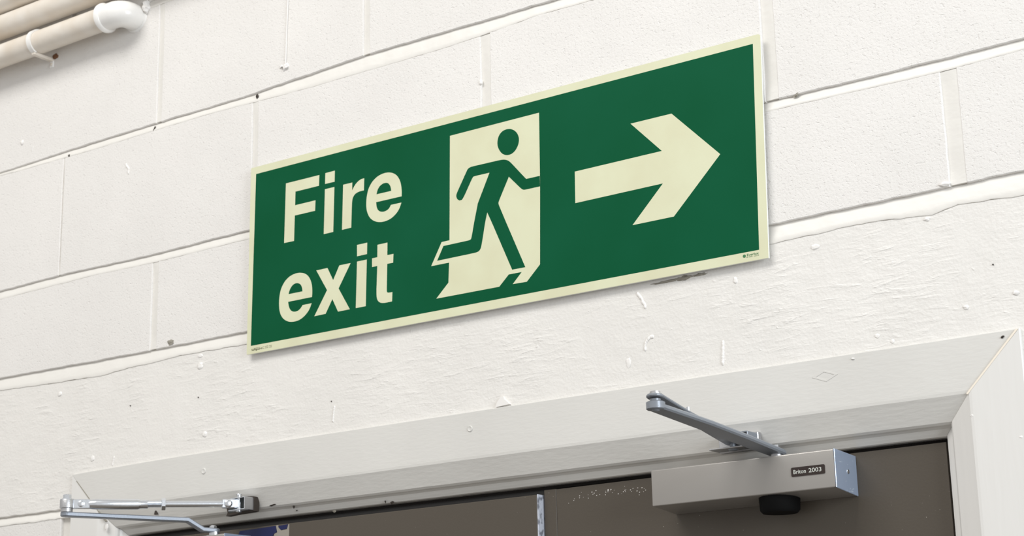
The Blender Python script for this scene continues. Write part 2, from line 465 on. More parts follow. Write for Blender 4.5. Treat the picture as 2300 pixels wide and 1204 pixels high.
def bed(x0, x1, up, lo, k, rec=0.0055, name='mortar_joint', flush=0.0004, lipA=0.0009):
    """weathered bed joint: set back at its top, running out flush over the block below"""
    bm = new()
    n = int((x1 - x0) / 0.008)
    rows = []
    for i in range(n + 1):
        x = x0 + (x1 - x0) * i / n
        zu, zl = up(x) + 0.0015, lo(x) + wob(x, k + 2, lipA, 38) - 0.0012
        w1 = wob(x, k, 0.0006, 60)
        H = zu - zl
        rows.append([bm.verts.new(c) for c in ((x, rec + 0.004, zu + 0.001), (x, rec + w1, zu - 0.0015), (x, rec * 0.62 + w1, zu - 0.28 * H),
                     (x, rec * 0.22 - flush + w1 * .5, zl + 0.30 * H), (x, -flush, zl + 0.0022), (x, -flush + 0.0004, zl + 0.0007), (x, 0.004, zl), (x, rec + 0.004, zl))])
    for a, b_ in zip(rows, rows[1:]):
        for j in range(8): bm.faces.new((a[j], a[(j + 1) % 8], b_[(j + 1) % 8], b_[j]))
    bm.faces.new(rows[0]); bm.faces.new(rows[-1][::-1])
    return obj(name, bm, m_mortar, WALL, smooth=60)

def lean(c): return lambda z: c
rows_ = []
Z = 0.225
# (lower edge, upper edge, phase of first perpend, is half bond)
R1_lo = A_up; R1_up = const(0.213); R2_lo = const(0.2262)
courses = [(A_up, R1_up, 0.225, 1, 'R1'), (B_up, A_lo, 0.0, 2, 'AB'), (C_up, B_lo, 0.225, 3, 'BC')]
gaps = {(1, 0.225): (0.2255, 0.0115), (1, 0.675): (0.6775, 0.012), (1, 1.125): (1.126, 0.013), (1, 1.575): (1.577, 0.015), (1, -0.225): (-0.228, 0.012),
        (2, 0.0): (-0.0048, 0.0035), (2, 0.45): (0.4465, 0.012), (2, 0.9): (0.899, 0.0165), (2, 1.35): (1.3472, 0.018), (2, 1.8): (1.798, 0.014), (2, -0.45): (-0.452, 0.012),
        (3, 0.225): (0.2275, 0.0135), (3, 0.675): (0.676, 0.013), (3, 1.125): (1.125, 0.013), (3, 1.575): (1.579, 0.020), (3, -0.225): (-0.228, 0.012)}
def course(lo, up, ph, key):
    xs = []
    x = ph - 0.45 * 6
    while x < X1 + 0.5:
        g = gaps.get((key, round(x, 3)), (x, 0.012)); xs.append(g); x += 0.45
    for (a, ga), (b_, gb) in zip(xs, xs[1:]):
        l, r = max(a + ga, X0), min(b_, X1)
        if r - l > 0.05: yield l, r
k = 0
for lo, up, ph, key, _n in courses:
    for l, r in course(lo, up, ph, key):
        k += 1
        block(l, r, lo, up, k)
z = 0.2262; key = 10; ph = 0.0
while z < ZT - 0.05:
    zu = min(z + 0.2135, ZT)
    for l, r in course(None, None, ph, key):
        k += 1; block(l, r, const(z), const(zu), k)
    ph = 0.225 - ph; z += 0.225; key += 1
# lintel over the doors
def lint_lo(x): return -0.6245
LX0, LX1 = -0.33, 2.03
block(LX0, LX1, const(-0.6245), C_lo, 50, name='lintel', mat=m_lintel, wa=0.0012) 
# upright joints: set back at the left arris, nearly flush at the right
def perp(xl, w, lo, up, k, rec=0.0032):
    bm = new(); rows = []
    z0, z1 = lo(xl) + 0.001, up(xl) - 0.001
    for i in range(17):
        t = i / 16; z = z0 + (z1 - z0) * t; d = wob(z, k, 0.0002, 50); f = min(1, 0.25 + 6 * min(t, 1 - t)); rc = rec * f
        rows.append([bm.verts.new(c) for c in ((xl - 0.001, 0.02, z), (xl - 0.001, rc + d, z), (xl + w * 0.35, rc * 0.75 + d, z), (xl + w * 0.8, rc * 0.25 + d, z), (xl + w + 0.001, 0.0004, z), (xl + w + 0.001, 0.02, z))])
    for a, b_ in zip(rows, rows[1:]):
        for j in range(6): bm.faces.new((a[j], a[(j + 1) % 6], b_[(j + 1) % 6], b_[j]))
    bm.faces.new(rows[0]); bm.faces.new(rows[-1][::-1])
    obj('mortar_joint', bm, m_mortar, WALL, smooth=50)
for lo, up, ph, key, _n in courses:
    x = ph - 0.45 * 6
    while x < X1:
        gx, gw = gaps.get((key, round(x, 3)), (x, 0.012))
        if gx > X0: perp(gx, gw, lo, up, key * 11 + gx)
        x += 0.45
# bed joints
bed(X0, X1, const(0.2262), const(0.213), 21, rec=0.0040)
bed(X0, X1, A_up, A_lo, 22, rec=0.0040, lipA=0.0007)
bed(X0, X1, B_up, B_lo, 23, rec=0.0040, lipA=0.0006)
bed(X0, X1, C_up, C_lo, 24, rec=0.0042, flush=0.0012, lipA=0.0016)
z = 0.4512
while z < ZT - 0.05:
    bed(X0, X1, const(z), const(z - 0.0115), int(z * 100)); z += 0.225
# courses beside the doors below the lintel line
def side_course(zl, zu, ph, key):
    for l, r in course(None, None, ph, key):
        for (a, b_) in ((X0, 0.03), (1.665, X1)):
            L, R_ = max(l, a), min(r, b_)
            if zu > -0.62 :
                if L < LX1 and R_ > LX0:
                    if L < LX0: R_ = LX0 - 0.012
                    elif R_ > LX1: L = LX1 + 0.012
                    else: continue
            if R_ - L > 0.04:
                globals()['k'] += 1
                block(L, R_, const(zl), const(zu), k)
side_course(-0.6245, -0.4125, 0.0, 30)
z = -0.6385; ph = 0.225; key = 31
while z > FLOOR_Z + 0.06:
    zl = max(z - 0.213, FLOOR_Z + 0.002)
    side_course(zl, z, ph, key)
    ph = 0.225 - ph; key += 1
    for (a, b_) in ((X0, 0.055), (1.642, X1)):
        bed(a, b_, const(z + 0.0135), const(z), 60 + key * 2 + (a > 1), rec=0.0050, flush=0.0012 if z > -0.7 else 0.0004, lipA=0.0014)
    z -= 0.225

fl = new(); box(fl, (X0, -3.6, FLOOR_Z - 0.1), (X1, 0.3, FLOOR_Z)); obj('floor', fl, m_floor, kind='structure', label='plain floor in front of the double doors')

# ------------------------------------------------------------------ lumps, drips and chips in the paint
def blob(name, x, z, rx, rz, ry, seed, mat=m_drip, amp=0.35, rot=0.0, y=0.0, parent=WALL, label=None):
    bm = new()
    bmesh.ops.create_icosphere(bm, subdivisions=3, radius=1)
    c, s = math.cos(rot), math.sin(rot)
    for v in bm.verts:
        n = 1 + amp * noise.noise(v.co * 1.7 + Vector((seed * 3.1, 0, 0))) * 1.6
        p = v.co * n
        px, pz = p.x * rx, p.z * rz
        v.co = Vector((x + px * c - pz * s, y + p.y * ry, z + px * s + pz * c))
    return obj(name, bm, mat, parent, smooth=70, label=label)
for i, (x, z, rx, rz, ry) in enumerate([
    (-0.1188, 0.0417, .0045, .0045, .004), (0.8986, -0.0907, .0032, .004, .004), (0.3433, -0.4284, .006, .006, .0035),
    (0.0138, -0.4304, .005, .0045, .003), (0.3426, -0.412, .006, .003, .002), (0.1009, -0.548, .0045, .005, .003),
    (0.3565, -0.5374, .005, .0045, .003), (1.1279, -0.5331, .004, .006, .0016), (1.4013, -0.4269, .006, .004, .002),
    (1.5473, -0.4191, .004, .0025, .003), (1.585, -0.5319, .0035, .0028, .003), (1.6446, -0.5248, .004, .0025, .003),
    (1.5727, -0.381, .007, .003, .005), (1.29, -0.4503, .003, .005, .0018), (1.4734, -0.5492, .003, .003, .0014), (1.4924, -0.5585, .0025, .0025, .0015)]):
    blob('paint_lump', x, z, rx, rz, ry * 0.5, i, amp=0.22)
def drip(pts, w, seed, h=0.0013):
    bm = new()
    pts = [p for a, b_ in zip(pts, pts[1:]) for p in (a, ((a[0] * 2 + b_[0]) / 3, (a[1] * 2 + b_[1]) / 3), ((a[0] + b_[0] * 2) / 3, (a[1] + b_[1] * 2) / 3))] + [pts[-1]]
    for j, (x, z) in enumerate(pts):
        r = bmesh.ops.create_icosphere(bm, subdivisions=2, radius=1)
        for v in r['verts']:
            v.co = Vector((x + v.co.x * w * (0.8 + 0.45 * noise.noise(Vector((seed, j * 0.61, 0)))), v.co.y * h * (1 + 0.6 * noise.noise(Vector((seed + 5, j * 0.9, 0)))), z + v.co.z * w * 1.25))
    return obj('paint_drip', bm, m_drip, WALL, smooth=80)
def line(a, b_, n): return [(a[0] + (b_[0] - a[0]) * i / (n - 1), a[1] + (b_[1] - a[1]) * i / (n - 1)) for i in range(n)]
drip([(0.156, -0.058), (0.157, -0.0605), (0.160, -0.0635), (0.163, -0.067), (0.1625, -0.071), (0.1625, -0.074)], .0022, 1)
drip([(1.146, -0.444), (1.149, -0.448), (1.152, -0.452), (1.153, -0.456), (1.156, -0.460), (1.1565, -0.463)], .0024, 2)
drip([(1.166, -0.504), (1.162, -0.504), (1.158, -0.507), (1.155, -0.511), (1.1535, -0.516), (1.154, -0.519)], .0022, 3)
drip(line((1.2675, -0.527), (1.2655, -0.553), 9), .0026, 4)
drip(line((0.6225, -0.528), (0.6195, -0.549), 9), .0014, 5, .0016)
drip(line((0.1525, -0.551), (0.1495, -0.5635), 7), .0014, 6, .0014)
drip(line((-0.088, 0.026), (-0.0905, 0.020), 4), .0010, 7, .001)
# torn plaster flake above the frame
bm = new(); prism(bm, [[(0.9150, -0.5655), (0.9185, -0.5585), (0.9245, -0.5525), (0.9285, -0.5520), (0.9300, -0.5560), (0.9350, -0.5600), (0.9390, -0.5640)]], -0.0035, 0.002)
obj('paint_flake', bm, m_drip, WALL)
# small open holes along the joints
def hole(x, z, rx, rz, seed, mat=m_dark, y=-0.0004, parent=WALL, name='hole', rot=0.5):
    return blob(name, x, z, rx, rz, 0.0012, seed + 40, mat, 0.5, rot, y, parent)
hole(0.2215, -0.0088, .0014, .0045, 1, y=0.0006, rot=-0.4); hole(0.4562, -0.0072, .0024, .0036, 2, y=0.0005, rot=0.2); hole(1.3905, -0.2262, .0048, .0022, 3, y=0.0008, mat=m_dirt)
hole(0.0095, -0.0105, .0020, .0024, 4, y=0.0003, rot=0.2); hole(0.2750, -0.3800, .0070, .0040, 5, m_dirt, y=-0.0002, rot=0.0)
hole(0.1870, -0.4720, .0008, .0008, 8); hole(0.3410, -0.478, .0009, .0009, 9); hole(1.6215, -0.4875, .0008, .0008, 10); hole(0.6165, -0.5190, .0008, .0008, 11)
hole(1.626, -0.5735, .002, .0012, 12, y=-0.0043)

for x_, z_, rx_, rz_ in ((1.1905, -0.4350, .020, .0018), (1.2165, -0.4350, .012, .0030), (1.240, -0.4342, .010, .0016)):
    blob('dirt_smear', x_, z_, rx_, rz_, .0012, x_ * 7, mat=m_dirt, amp=0.6)
# thin cable stub painted over, with its blob of paint
cab = empty('cable_stub', (0.5187, 0, 0.0297), label='thin white painted cable stub running down the blocks above the sign', cat='cable')
bm = new(); sweep(bm, [(0.5187, -0.0014, 0.031), (0.5197, -0.0012, 0.08), (0.5225, -0.0012, 0.15), (0.5235, -0.0012, 0.32)], [0.0011] * 4, 10)
obj('cable', bm, m_drip, cab, smooth=60)
blob('paint_blob', 0.5192, 0.0275, .0060, .0058, .0030, 3, parent=cab, amp=0.6)
blob('paint_blob', 0.5108, 0.0290, .0042, .0026, .0026, 9, parent=cab, amp=0.5)
blob('nail_hole', 0.5128, 0.0275, .0011, .0011, .0012, 2, mat=m_dark, parent=cab, y=-0.0026)

# ------------------------------------------------------------------ door frame
FX0, FX1, FZ = 0.057, 1.6455, -0.5665
def sag(x): return -0.0038 * max(0.0, 1 - (x - 0.05) / 0.35) ** 2
PROF = [(0.0, 0.03), (0.0, -0.0032), (0.0008, -0.004), (0.062, -0.004), (0.0655, -0.0036), (0.069, -0.0018), (0.093, 0.0095), (0.0955, 0.0125), (0.0965, 0.0165),
        (0.0985, 0.0200), (0.1030, 0.0225), (0.1065, 0.0248), (0.1075, 0.0275), (0.1075, 0.075), (0.1075, 0.12), (0.0, 0.12)]
FR = empty('trim_1', (FX0, 0, FLOOR_Z), kind='structure', label='pale painted timber frame with mitred corners around the brown doors')
def strip(rings, closed=True):
    bm = new(); vs = [[bm.verts.new(p) for p in r] for r in rings]; n = len(vs[0])
    for a, b_ in zip(vs, vs[1:]):
        for i in range(n): bm.faces.new((a[i], a[(i + 1) % n], b_[(i + 1) % n], b_[i]))
    bm.faces.new(vs[0]); bm.faces.new(vs[-1][::-1])
    return bm
g = 0.00035
n = 40
head = []
for i in range(n + 1):
    t = i / n
    head.append([((FX0 + a + g) * (1 - t) + (FX1 - a - g) * t, y, FZ - a + sag((FX0 + a + g) * (1 - t) + (FX1 - a - g) * t) + 0.0005 * noise.noise(Vector((t * 22, a * 40, 0))) * (1 if 0.06 < a < 0.1 else 0.4)) for a, y in PROF])
obj('frame_head', strip(head), m_frame, FR)
jl = [[(FX0 + a, y + 0.0002, FZ - a - g + sag(FX0 + a)) for a, y in PROF], [(FX0 + a, y + 0.0002, FLOOR_Z) for a, y in PROF]]
obj('frame_jamb', strip(jl), m_jamb, FR)
jr = [[(FX1 - a + 0.0008, y - 0.0012, FZ - a - g + 0.0008) for a, y in PROF], [(FX1 - a - 0.001, y - 0.0012, FLOOR_Z) for a, y in PROF]]
obj('frame_jamb', strip(jr), m_jamb, FR)
for i, (x, z, r) in enumerate([(0.3603, -0.5955, .0046), (0.8722, -0.5900, .0042)]):
    bm = new(); lathe(bm, (x, -0.0035, z), (0, -1, 0), [(0, r), (0.0012, r), (0.0018, r * 0.8), (0.0013, r * 0.55)], 20)
    obj('screw_plug', bm, m_frame, FR, smooth=40)
bm = new(); prism(bm, [[(1.388, -0.5885), (1.404, -0.5815), (1.4215, -0.5885), (1.406, -0.5955)], [(1.3925, -0.5885), (1.404, -0.5835), (1.417, -0.5885), (1.406, -0.5937)]], -0.0044, -0.0035)
obj('filler_ridge', bm, m_frame, FR)
for x, z, rx, rz in ((1.5822, -0.6583, .0020, .0018), (1.6359, -0.6888, .0026, .0018), (1.4425, -0.5727, .002, .0012), (0.1405, -0.6620, .003, .006)):
    blob('paint_lump', x, z, rx, rz, .0010, x * 9, parent=FR, y=-0.0045 if z > -0.66 or x > 1 else 0.0)
bm = new()
x0, z0 = FX1 - 0.001, FZ - 0.0010; x1, z1 = FX1 - 0.0665, FZ - 0.0665
prism(bm, [[(x0, z0), (x0 - 0.0022, z0 + 0.0008), (x1 - 0.0010, z1 + 0.0006), (x1 + 0.0004, z1 - 0.0006)]], -0.0056, -0.003)
obj('mitre_filler', bm, m_filler, FR)
# mitre chips and knocks that show the dark timber
bm = new(); prism(bm, [[(0.246, -0.6515), (0.2475, -0.6465), (0.2496, -0.6440), (0.2515, -0.6465), (0.2535, -0.6515)]], 0.0025, 0.008); obj('chip', bm, m_dark, FR)
for x, z, rx, rz, y in ((0.4935, -0.6585, .0065, .0011, .0088), (0.5300, -0.6640, .0016, .0022, .0150), (0.7105, -0.6735, .0030, .0020, .0238), (0.7000, -0.6715, .0007, .0022, .0215), (0.5305, -0.669, .001, .001, .021), (0.5995, -0.6755, .0032, .0018, .0262)):
    hole(x, z, rx, rz, 5, m_dark if rx != .0032 else m_dirt, y=y, parent=FR, name='chip', rot=0.15)
# thin mitre crack on the left corner
bm = new()
for (a0, a1) in ((0.012, 0.052), (0.060, 0.085)):
    x0, z0, x1, z1 = FX0 + a0, FZ - a0 + sag(FX0 + a0), FX0 + a1, FZ - a1 + sag(FX0 + a1)
    prism(bm, [[(x0 + .0004, z0 + .0004), (x0 - .0004, z0 - .0004), (x1 - .0005, z1 - .0005), (x1 + .0005, z1 + .0005)]], -0.0045 if a0 < .05 else -.0042, 0.0)
obj('mitre_crack', bm, m_dirt, FR)

# ------------------------------------------------------------------ doors
D1 = empty('door_1', (0.165, 0.016, FLOOR_Z), kind='structure', label='wide left leaf of the brown double doors')
bm = new(); box(bm, (0.166, 0.016, FLOOR_Z + 0.005), (0.9665, 0.060, -0.6872), 0.0008, 1); obj('door_leaf', bm, m_door, D1)
bm = new(); box(bm, (0.9665, 0.0163, FLOOR_Z + 0.005), (0.9680, 0.060, -0.6868)); obj('edge_strip', bm, m_edge, D1, label='chipped pale edge of the door leaf, bluish side light put in its colour')
D2 = empty('door_2', (1.5325, 0.028, FLOOR_Z), kind='structure', label='narrower right leaf of the brown double doors, set slightly back')
bm = new(); prism(bm, [[(0.9902, FLOOR_Z + 0.005), (1.5358, FLOOR_Z + 0.005), (1.5356, -0.6792), (1.2, -0.6802), (0.9902, -0.6812)]], 0.028, 0.072); obj('door_leaf', bm, m_door, D2)
bm = new(); box(bm, (0.9702, 0.0276, FLOOR_Z + 0.005), (0.9897, 0.0715, -0.6806), 0.0006, 1); obj('meeting_stile', bm, m_door, D2)
bm = new(); prism(bm, [[(0.412, -0.7050), (0.420, -0.6905), (0.4936, -0.6889), (0.4960, -0.6980), (0.4900, -0.7000), (0.4850, -0.7060)]], 0.0154, 0.0165); obj('tape_strip', bm, m_tape, D1, label='torn blue tape left on the door top')
bm = new(); prism(bm, [[(0.4985, -0.6895), (0.5178, -0.6885), (0.5161, -0.6944), (0.5045, -0.6958), (0.5000, -0.6915)]], 0.0154, 0.0165); obj('tape_strip', bm, m_tape, D1, label='small torn piece of blue tape')
bm = new()
for pl in ([(0.4936, -0.6882), (0.4985, -0.6880), (0.4990, -0.6920), (0.5045, -0.6965), (0.5160, -0.6955), (0.5185, -0.6885), (0.5205, -0.6885), (0.5200, -0.7060), (0.4900, -0.7060), (0.4905, -0.7005), (0.4965, -0.6985)],):
    prism(bm, [pl], 0.0156, 0.0165)
obj('tape_residue', bm, m_resid, D1)
bm = new()
for i in range(46):
    x_ = rnd.gauss(1.085, 0.040); z_ = -0.6925 - abs(rnd.gauss(0, 0.0055)) + rnd.random() * 0.006
    q_ = bmesh.ops.create_icosphere(bm, subdivisions=1, radius=1); r_ = rnd.uniform(0.00025, 0.0007)
    for v in q_['verts']: v.co = Vector((x_ + v.co.x * r_ * 1.4, 0.0279 + v.co.y * 0.0002, min(z_, -0.684) + v.co.z * r_))
obj('paint_specks', bm, m_drip, D2, kind='stuff')
# head of the rebate behind the leaves, coloured black as the gap's shade
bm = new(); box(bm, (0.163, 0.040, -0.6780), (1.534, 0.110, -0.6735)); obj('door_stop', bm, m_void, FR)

# ------------------------------------------------------------------ fire exit sign
SO = Vector((SIGN_O[0], 0, SIGN_O[1]))
SY = -0.0092
def sg(name): return [[(SO.x + x / 1000, SO.z + z / 1000) for x, z in p] for p in SIGN[name]]
SIGNO = empty('exit_sign', (SO.x + 0.45, SY, SO.z), label='long green and cream exit sign screwed flat on the block wall above the doors', cat='sign')
bm = new(); prism(bm, sg('outer'), SY + 0.0006, SY + 0.0034); obj('backing_board', bm, m_board, SIGNO)
for dx_, dz_ in ((0.03, 0.02), (0.03, 0.27), (0.865, 0.02), (0.865, 0.27)):
    bm = new(); lathe(bm, (SO.x + dx_, SY + 0.0030, SO.z + dz_), (0, 1, 0), [(0, 0.006), (-SY + 0.001, 0.006)], 12); obj('mounting_pad', bm, m_board, SIGNO)
bm = new(); prism(bm, sg('outer'), SY, SY + 0.0006); obj('border', bm, m_cream, SIGNO, label='cream glow-in-the-dark border of the sign')
bm = new(); prism(bm, sg('green'), SY - 0.0001, SY + 0.0001); obj('green_panel', bm, m_green, SIGNO)
def smooth_poly(p, it=1, keep=0.9):
    """round a traced curve: Chaikin only where the turn is gentle"""
    for _ in range(it):
        out = []; n = len(p)
        for i in range(n):
            a, b_, c = Vector(p[i - 1]), Vector(p[i]), Vector(p[(i + 1) % n])
            d1, d2 = (b_ - a), (c - b_)
            if d1.length > 1e-7 and d2.length > 1e-7 and d1.normalized().dot(d2.normalized()) > keep and min(d1.length, d2.length) < 0.016:
                l1 = min(d1.length, 0.012); l2 = min(d2.length, 0.012)
                out.append(tuple(b_ - d1.normalized() * l1 * 0.25)); out.append(tuple(b_ + d2.normalized() * l2 * 0.25))
            else: out.append(tuple(b_))
        p = out
    return p
def flat(name, polys, mat, dy, parent=SIGNO, label=None):
    bm = new()
    for pl in polys: prism(bm, pl, SY - dy, SY - dy + 0.00012)
    return obj(name, bm, mat, parent, label=label)
for nm, parts in (('F', ['F']), ('i', ['i1', 'i2']), ('r', ['r']), ('e', ['e1']), ('e', ['e2']), ('x', ['x']), ('i', ['i3', 'i4']), ('t', ['t'])):
    flat('letter', [[smooth_poly(p, 2, 0.72) for p in sg(s)] for s in parts], m_cream, 0.0002)
flat('doorway_symbol', [sg('doorway')], m_cream, 0.0002)
flat('running_figure', [[smooth_poly(p, 2, 0.80) for p in sg('man')], [smooth_poly(p, 2, 0.7) for p in sg('head')]], m_green, 0.0003, label='dark green running figure printed on the doorway')
flat('arrow', [sg('arrow')], m_cream, 0.0002)

def text(name, body, x, z, size, mat, y, parent, width=None, bold=0.0, rot=0.0, height=None):
    cu = bpy.data.curves.new('txt', 'FONT'); cu.body = body; cu.size = 1.0; cu.offset = bold; cu.extrude = 0; cu.resolution_u = 3
    t = bpy.data.objects.new('txt', cu); COL.objects.link(t)
    dg = bpy.context.evaluated_depsgraph_get()
    me = bpy.data.meshes.new_from_object(t.evaluated_get(dg))
    bpy.data.objects.remove(t, do_unlink=True)
    xs = [v.co.x for v in me.vertices]; x0, x1 = min(xs), max(xs)
    sx = (width / (x1 - x0)) if width else size
    sz = size
    c, s = math.cos(rot), math.sin(rot)
    for v in me.vertices:
        a, b_ = (v.co.x - x0) * sx, v.co.y * sz
        v.co = Vector((a * c - b_ * s, 0, a * s + b_ * c))
    me.materials.clear(); me.materials.append(mat)
    me.name = name
    o = bpy.data.objects.new(name, me); COL.objects.link(o)
    o.parent = parent; o.location = Vector((x, y, z)) - wpos(parent)
    return o
ys = SY - 0.0002
text('small_print', 'Safeguard', 0.4622, -0.4230, 0.0040, m_print, ys, SIGNO, width=0.0222, bold=0.012)
text('small_print', 'Supplied by', 0.4668, -0.4202, 0.0017, m_print, ys, SIGNO, width=0.0138)
text('small_print', 'Tel.  01295  73366', 0.4855, -0.4207, 0.0017, m_print, ys, SIGNO, width=0.0186)
text('small_print', 'Fax.  01295  73388', 0.4855, -0.4231, 0.0017, m_print, ys, SIGNO, width=0.0186)
text('small_print', 'Everlux', 1.3130, -0.4248, 0.0042, m_print2, ys, SIGNO, width=0.0165, bold=0.01)
text('small_print', 'Tel. 0000 - class B', 1.3112, -0.4268, 0.0018, m_print2, ys, SIGNO, width=0.0182)
bm = new(); lathe(bm, (1.3092, ys + 0.0001, -0.4240), (0, -1, 0), [(0, 0.0021), (0.0001, 0.0021)], 20); obj('logo_disc', bm, m_print2, SIGNO)

# ------------------------------------------------------------------ pipes
def pipe_thing(label, z, r, y, x1, clips, elbow):
    P = empty('pipe', (0, y, z), label=label, cat='pipe', group='painted pipes along the top left')
    bm = new(); n = 30
    xe = x1
    sweep(bm, [(X0 + (xe - X0) * i / n, y, z) for i in range(n + 1)], [r] * (n + 1), 32)
    obj('tube', bm, m_pipe, P, smooth=60)
    return P
P1 = pipe_thing('lowest of the three painted pipes, ending in a white elbow into the wall', 0.2030, 0.0205, -0.0330, 0.134, [], True)
# elbow: socket ring, bend, wall collar
bm = new(); re = 0.0228
pts = [(0.129, -0.033, 0.203), (0.133, -0.033, 0.203), (0.143, -0.033, 0.203)]; rd = [re + 0.001, re, re]
cx, cy, R0 = 0.151, -0.016, 0.017
for i in range(1, 9):
    a = math.pi / 2 * i / 8
    pts.append((cx + R0 * math.sin(a), cy - R0 * math.cos(a), 0.203)); rd.append(re)
pts.append((cx + R0, 0.012, 0.203)); rd.append(re)
sweep(bm, pts, rd, 36)
obj('elbow', bm, m_elbow, P1, smooth=60, label='glossy white elbow fitting')
bm = new(); lathe(bm, (0.126, -0.033, 0.203), (1, 0, 0), [(0, re), (0.0, re + 0.0032), (0.004, re + 0.0036), (0.007, re + 0.0016), (0.009, re)], 36); obj('socket_ring', bm, m_elbow, P1, smooth=60)
bm = new(); lathe(bm, (cx + R0, 0.010, 0.203), (0, -1, 0), [(0, re + 0.004), (0.008, re + 0.0040), (0.0115, re + 0.003), (0.0125, re)], 36); obj('socket_ring', bm, m_elbow, P1, smooth=60)
blob('paint_lump', cx + R0 + re + 0.004, 0.216, .006, .010, .007, 4, parent=P1, amp=0.5, y=-0.002)
P2 = pipe_thing('middle painted pipe, directly above the pipe with the white elbow', 0.2610, 0.0215, -0.0300, 1.0, [], False)
P3 = pipe_thing('uppermost of the three painted pipes, mostly out of frame', 0.3110, 0.0230, -0.0330, 1.0, [], False)
# strap clip on the lowest pipe
def clip(P, x, z, r, y, foot=True):
    C_ = bpy.data.objects.new('pipe_clip', None)
    bm = new(); w = 0.0048; t0, t1 = r + 0.0002, r + 0.0030
    ring = []
    N = 28
    prof = []
    for i in range(N + 1):
        a = math.radians(-75 + 250 * i / N)          # from below front round over the top to the wall
        prof.append(a)
    secs = []
    for a in prof:
        c, s = -math.cos(a), math.sin(a)
        secs.append([(x - w, y + c * t0, z + s * t0), (x - w, y + c * t1, z + s * t1), (x + w, y + c * t1, z + s * t1), (x + w, y + c * t0, z + s * t0)])
    # straight leg from below the pipe to the wall
    a = prof[0]; c, s = -math.cos(a), math.sin(a)
    leg = [(y + c * t1, z + s * t1)]
    vs = [[bm.verts.new(p) for p in q_] for q_ in secs]
    for A_, B_ in zip(vs, vs[1:]):
        for i in range(4): bm.faces.new((A_[i], A_[(i + 1) % 4], B_[(i + 1) % 4], B_[i]))
    bm.faces.new(vs[0]); bm.faces.new(vs[-1][::-1])
    o = obj('pipe_clip', bm, m_elbow, P, smooth=40)
    bm = new(); box(bm, (x - w, y - 0.010, z - r - 0.0055), (x + w, 0.001, z - r + 0.0002), 0.0012, 1)
    obj('clip_leg', bm, m_pipe, o)
    bm = new(); box(bm, (x - 0.0045, -0.0022, z - r - 0.017), (x + 0.0045, 0.001, z - r + 0.0002), 0.0008, 1)
    obj('clip_foot', bm, m_elbow, o)
    bm = new(); lathe(bm, (x, -0.002, z - r - 0.011), (0, -1, 0), [(0, 0.0030), (0.0012, 0.0027), (0.0017, 0.0012)], 14)
    obj('screw_head', bm, m_pipe, o, smooth=60)
    return o
clip(P1, -0.047, 0.203, 0.0205, -0.033)
clip(P1, -0.636, 0.203, 0.0205, -0.033)
blob('rust_spot', -0.038, 0.1850, .006, .005, .003, 3, mat=m_rust, parent=P1, y=-0.001)

# ------------------------------------------------------------------ right-hand closer
C2 = empty('door_closer', (1.2975, 0.028, -0.7255), label='boxy silver door closer with a dark name plate on the right door leaf', cat='door closer')
bm = new(); box(bm, (1.1722, -0.030, -0.7258), (1.4212, 0.0278, -0.6808), 0.0016, 3); 
for v_ in bm.verts:
    if v_.co.y > 0.01: v_.co.z -= 0.0028 if v_.co.z > -0.7 else 0.0052
BODY = obj('body', bm, m_body, C2, smooth=30)
bm = new(); box(bm, (1.4212, -0.0303, -0.7261), (1.4224, 0.0278, -0.6805), 0.0005, 1)
for v_ in bm.verts:
    if v_.co.y > 0.01: v_.co.z -= 0.0028 if v_.co.z > -0.7 else 0.0052

CAP = obj('end_cap', bm, m_cap, C2, label='metal end cap with bluish window light put in its colour')
bm = new(); lathe(bm, (1.4222, 0.0030, -0.7046), (1, 0, 0), [(0, 0.0030), (0.0008, 0.0028), (0.0011, 0.0018), (0.0006, 0.0008)], 16); obj('end_screw', bm, m_zinc, CAP, smooth=50)
bm = new()
def rrect(x0, x1, z0, z1, r, n=5):
    out = []
    for cx_, cz_, a0 in ((x1 - r, z1 - r, 0), (x0 + r, z1 - r, 90), (x0 + r, z0 + r, 180), (x1 - r, z0 + r, 270)):
        for i in range(n + 1):
            a = math.radians(a0 + 90 * i / n); out.append((cx_ + r * math.cos(a), cz_ + r * math.sin(a)))
    return out
prism(bm, [rrect(1.3655, 1.4090, -0.7086, -0.6977, 0.0016)], -0.0308, -0.0295)
PLT = obj('name_plate', bm, m_plate, BODY)
T1 = text('lettering', 'Briton', 1.3685, -0.7054, 0.0068, m_letter, -0.0310, C2, width=0.0162, bold=0.012)
T2 = text('lettering', '2003', 1.3882, -0.7054, 0.0070, m_letter, -0.0310, C2, width=0.0165, bold=0.012)
# round matte black piece under the body at the spindle
bm = new(); lathe(bm, (1.333, -0.001, -0.7262), (0, 0, -1), [(0, 0.0250), (0.016, 0.0240), (0.0195, 0.021)], 32); obj('black_puck', bm, m_black, C2, smooth=40)
bm = new(); lathe(bm, (1.333, -0.001, -0.6812), (0, 0, 1), [(0, 0.0110), (0.0035, 0.0110), (0.0035, 0.0075), (0.013, 0.0075)], 24); obj('spindle', bm, m_zinc2, C2, smooth=40)
bm = new(); lathe(bm, (1.333, -0.001, -0.6700), (0, 0, 1), [(0, 0.0042), (0.0065, 0.0042), (0.0068, 0.002)], 6); obj('spindle_nut', bm, m_zinc, C2)
E2 = Vector((1.3065, -0.236, -0.6450))
S2 = Vector((1.333, -0.001, -0.6725))
bm = new(); bar(bm, [S2, S2.lerp(E2, 0.30) + Vector((0, 0, 0.0005)), S2.lerp(E2, 0.62) + Vector((0, 0, 0.001)), E2], [0.0235, 0.0275, 0.0265, 0.0215], 0.0062, 0.0018)
obj('main_arm', bm, m_armR, C2)
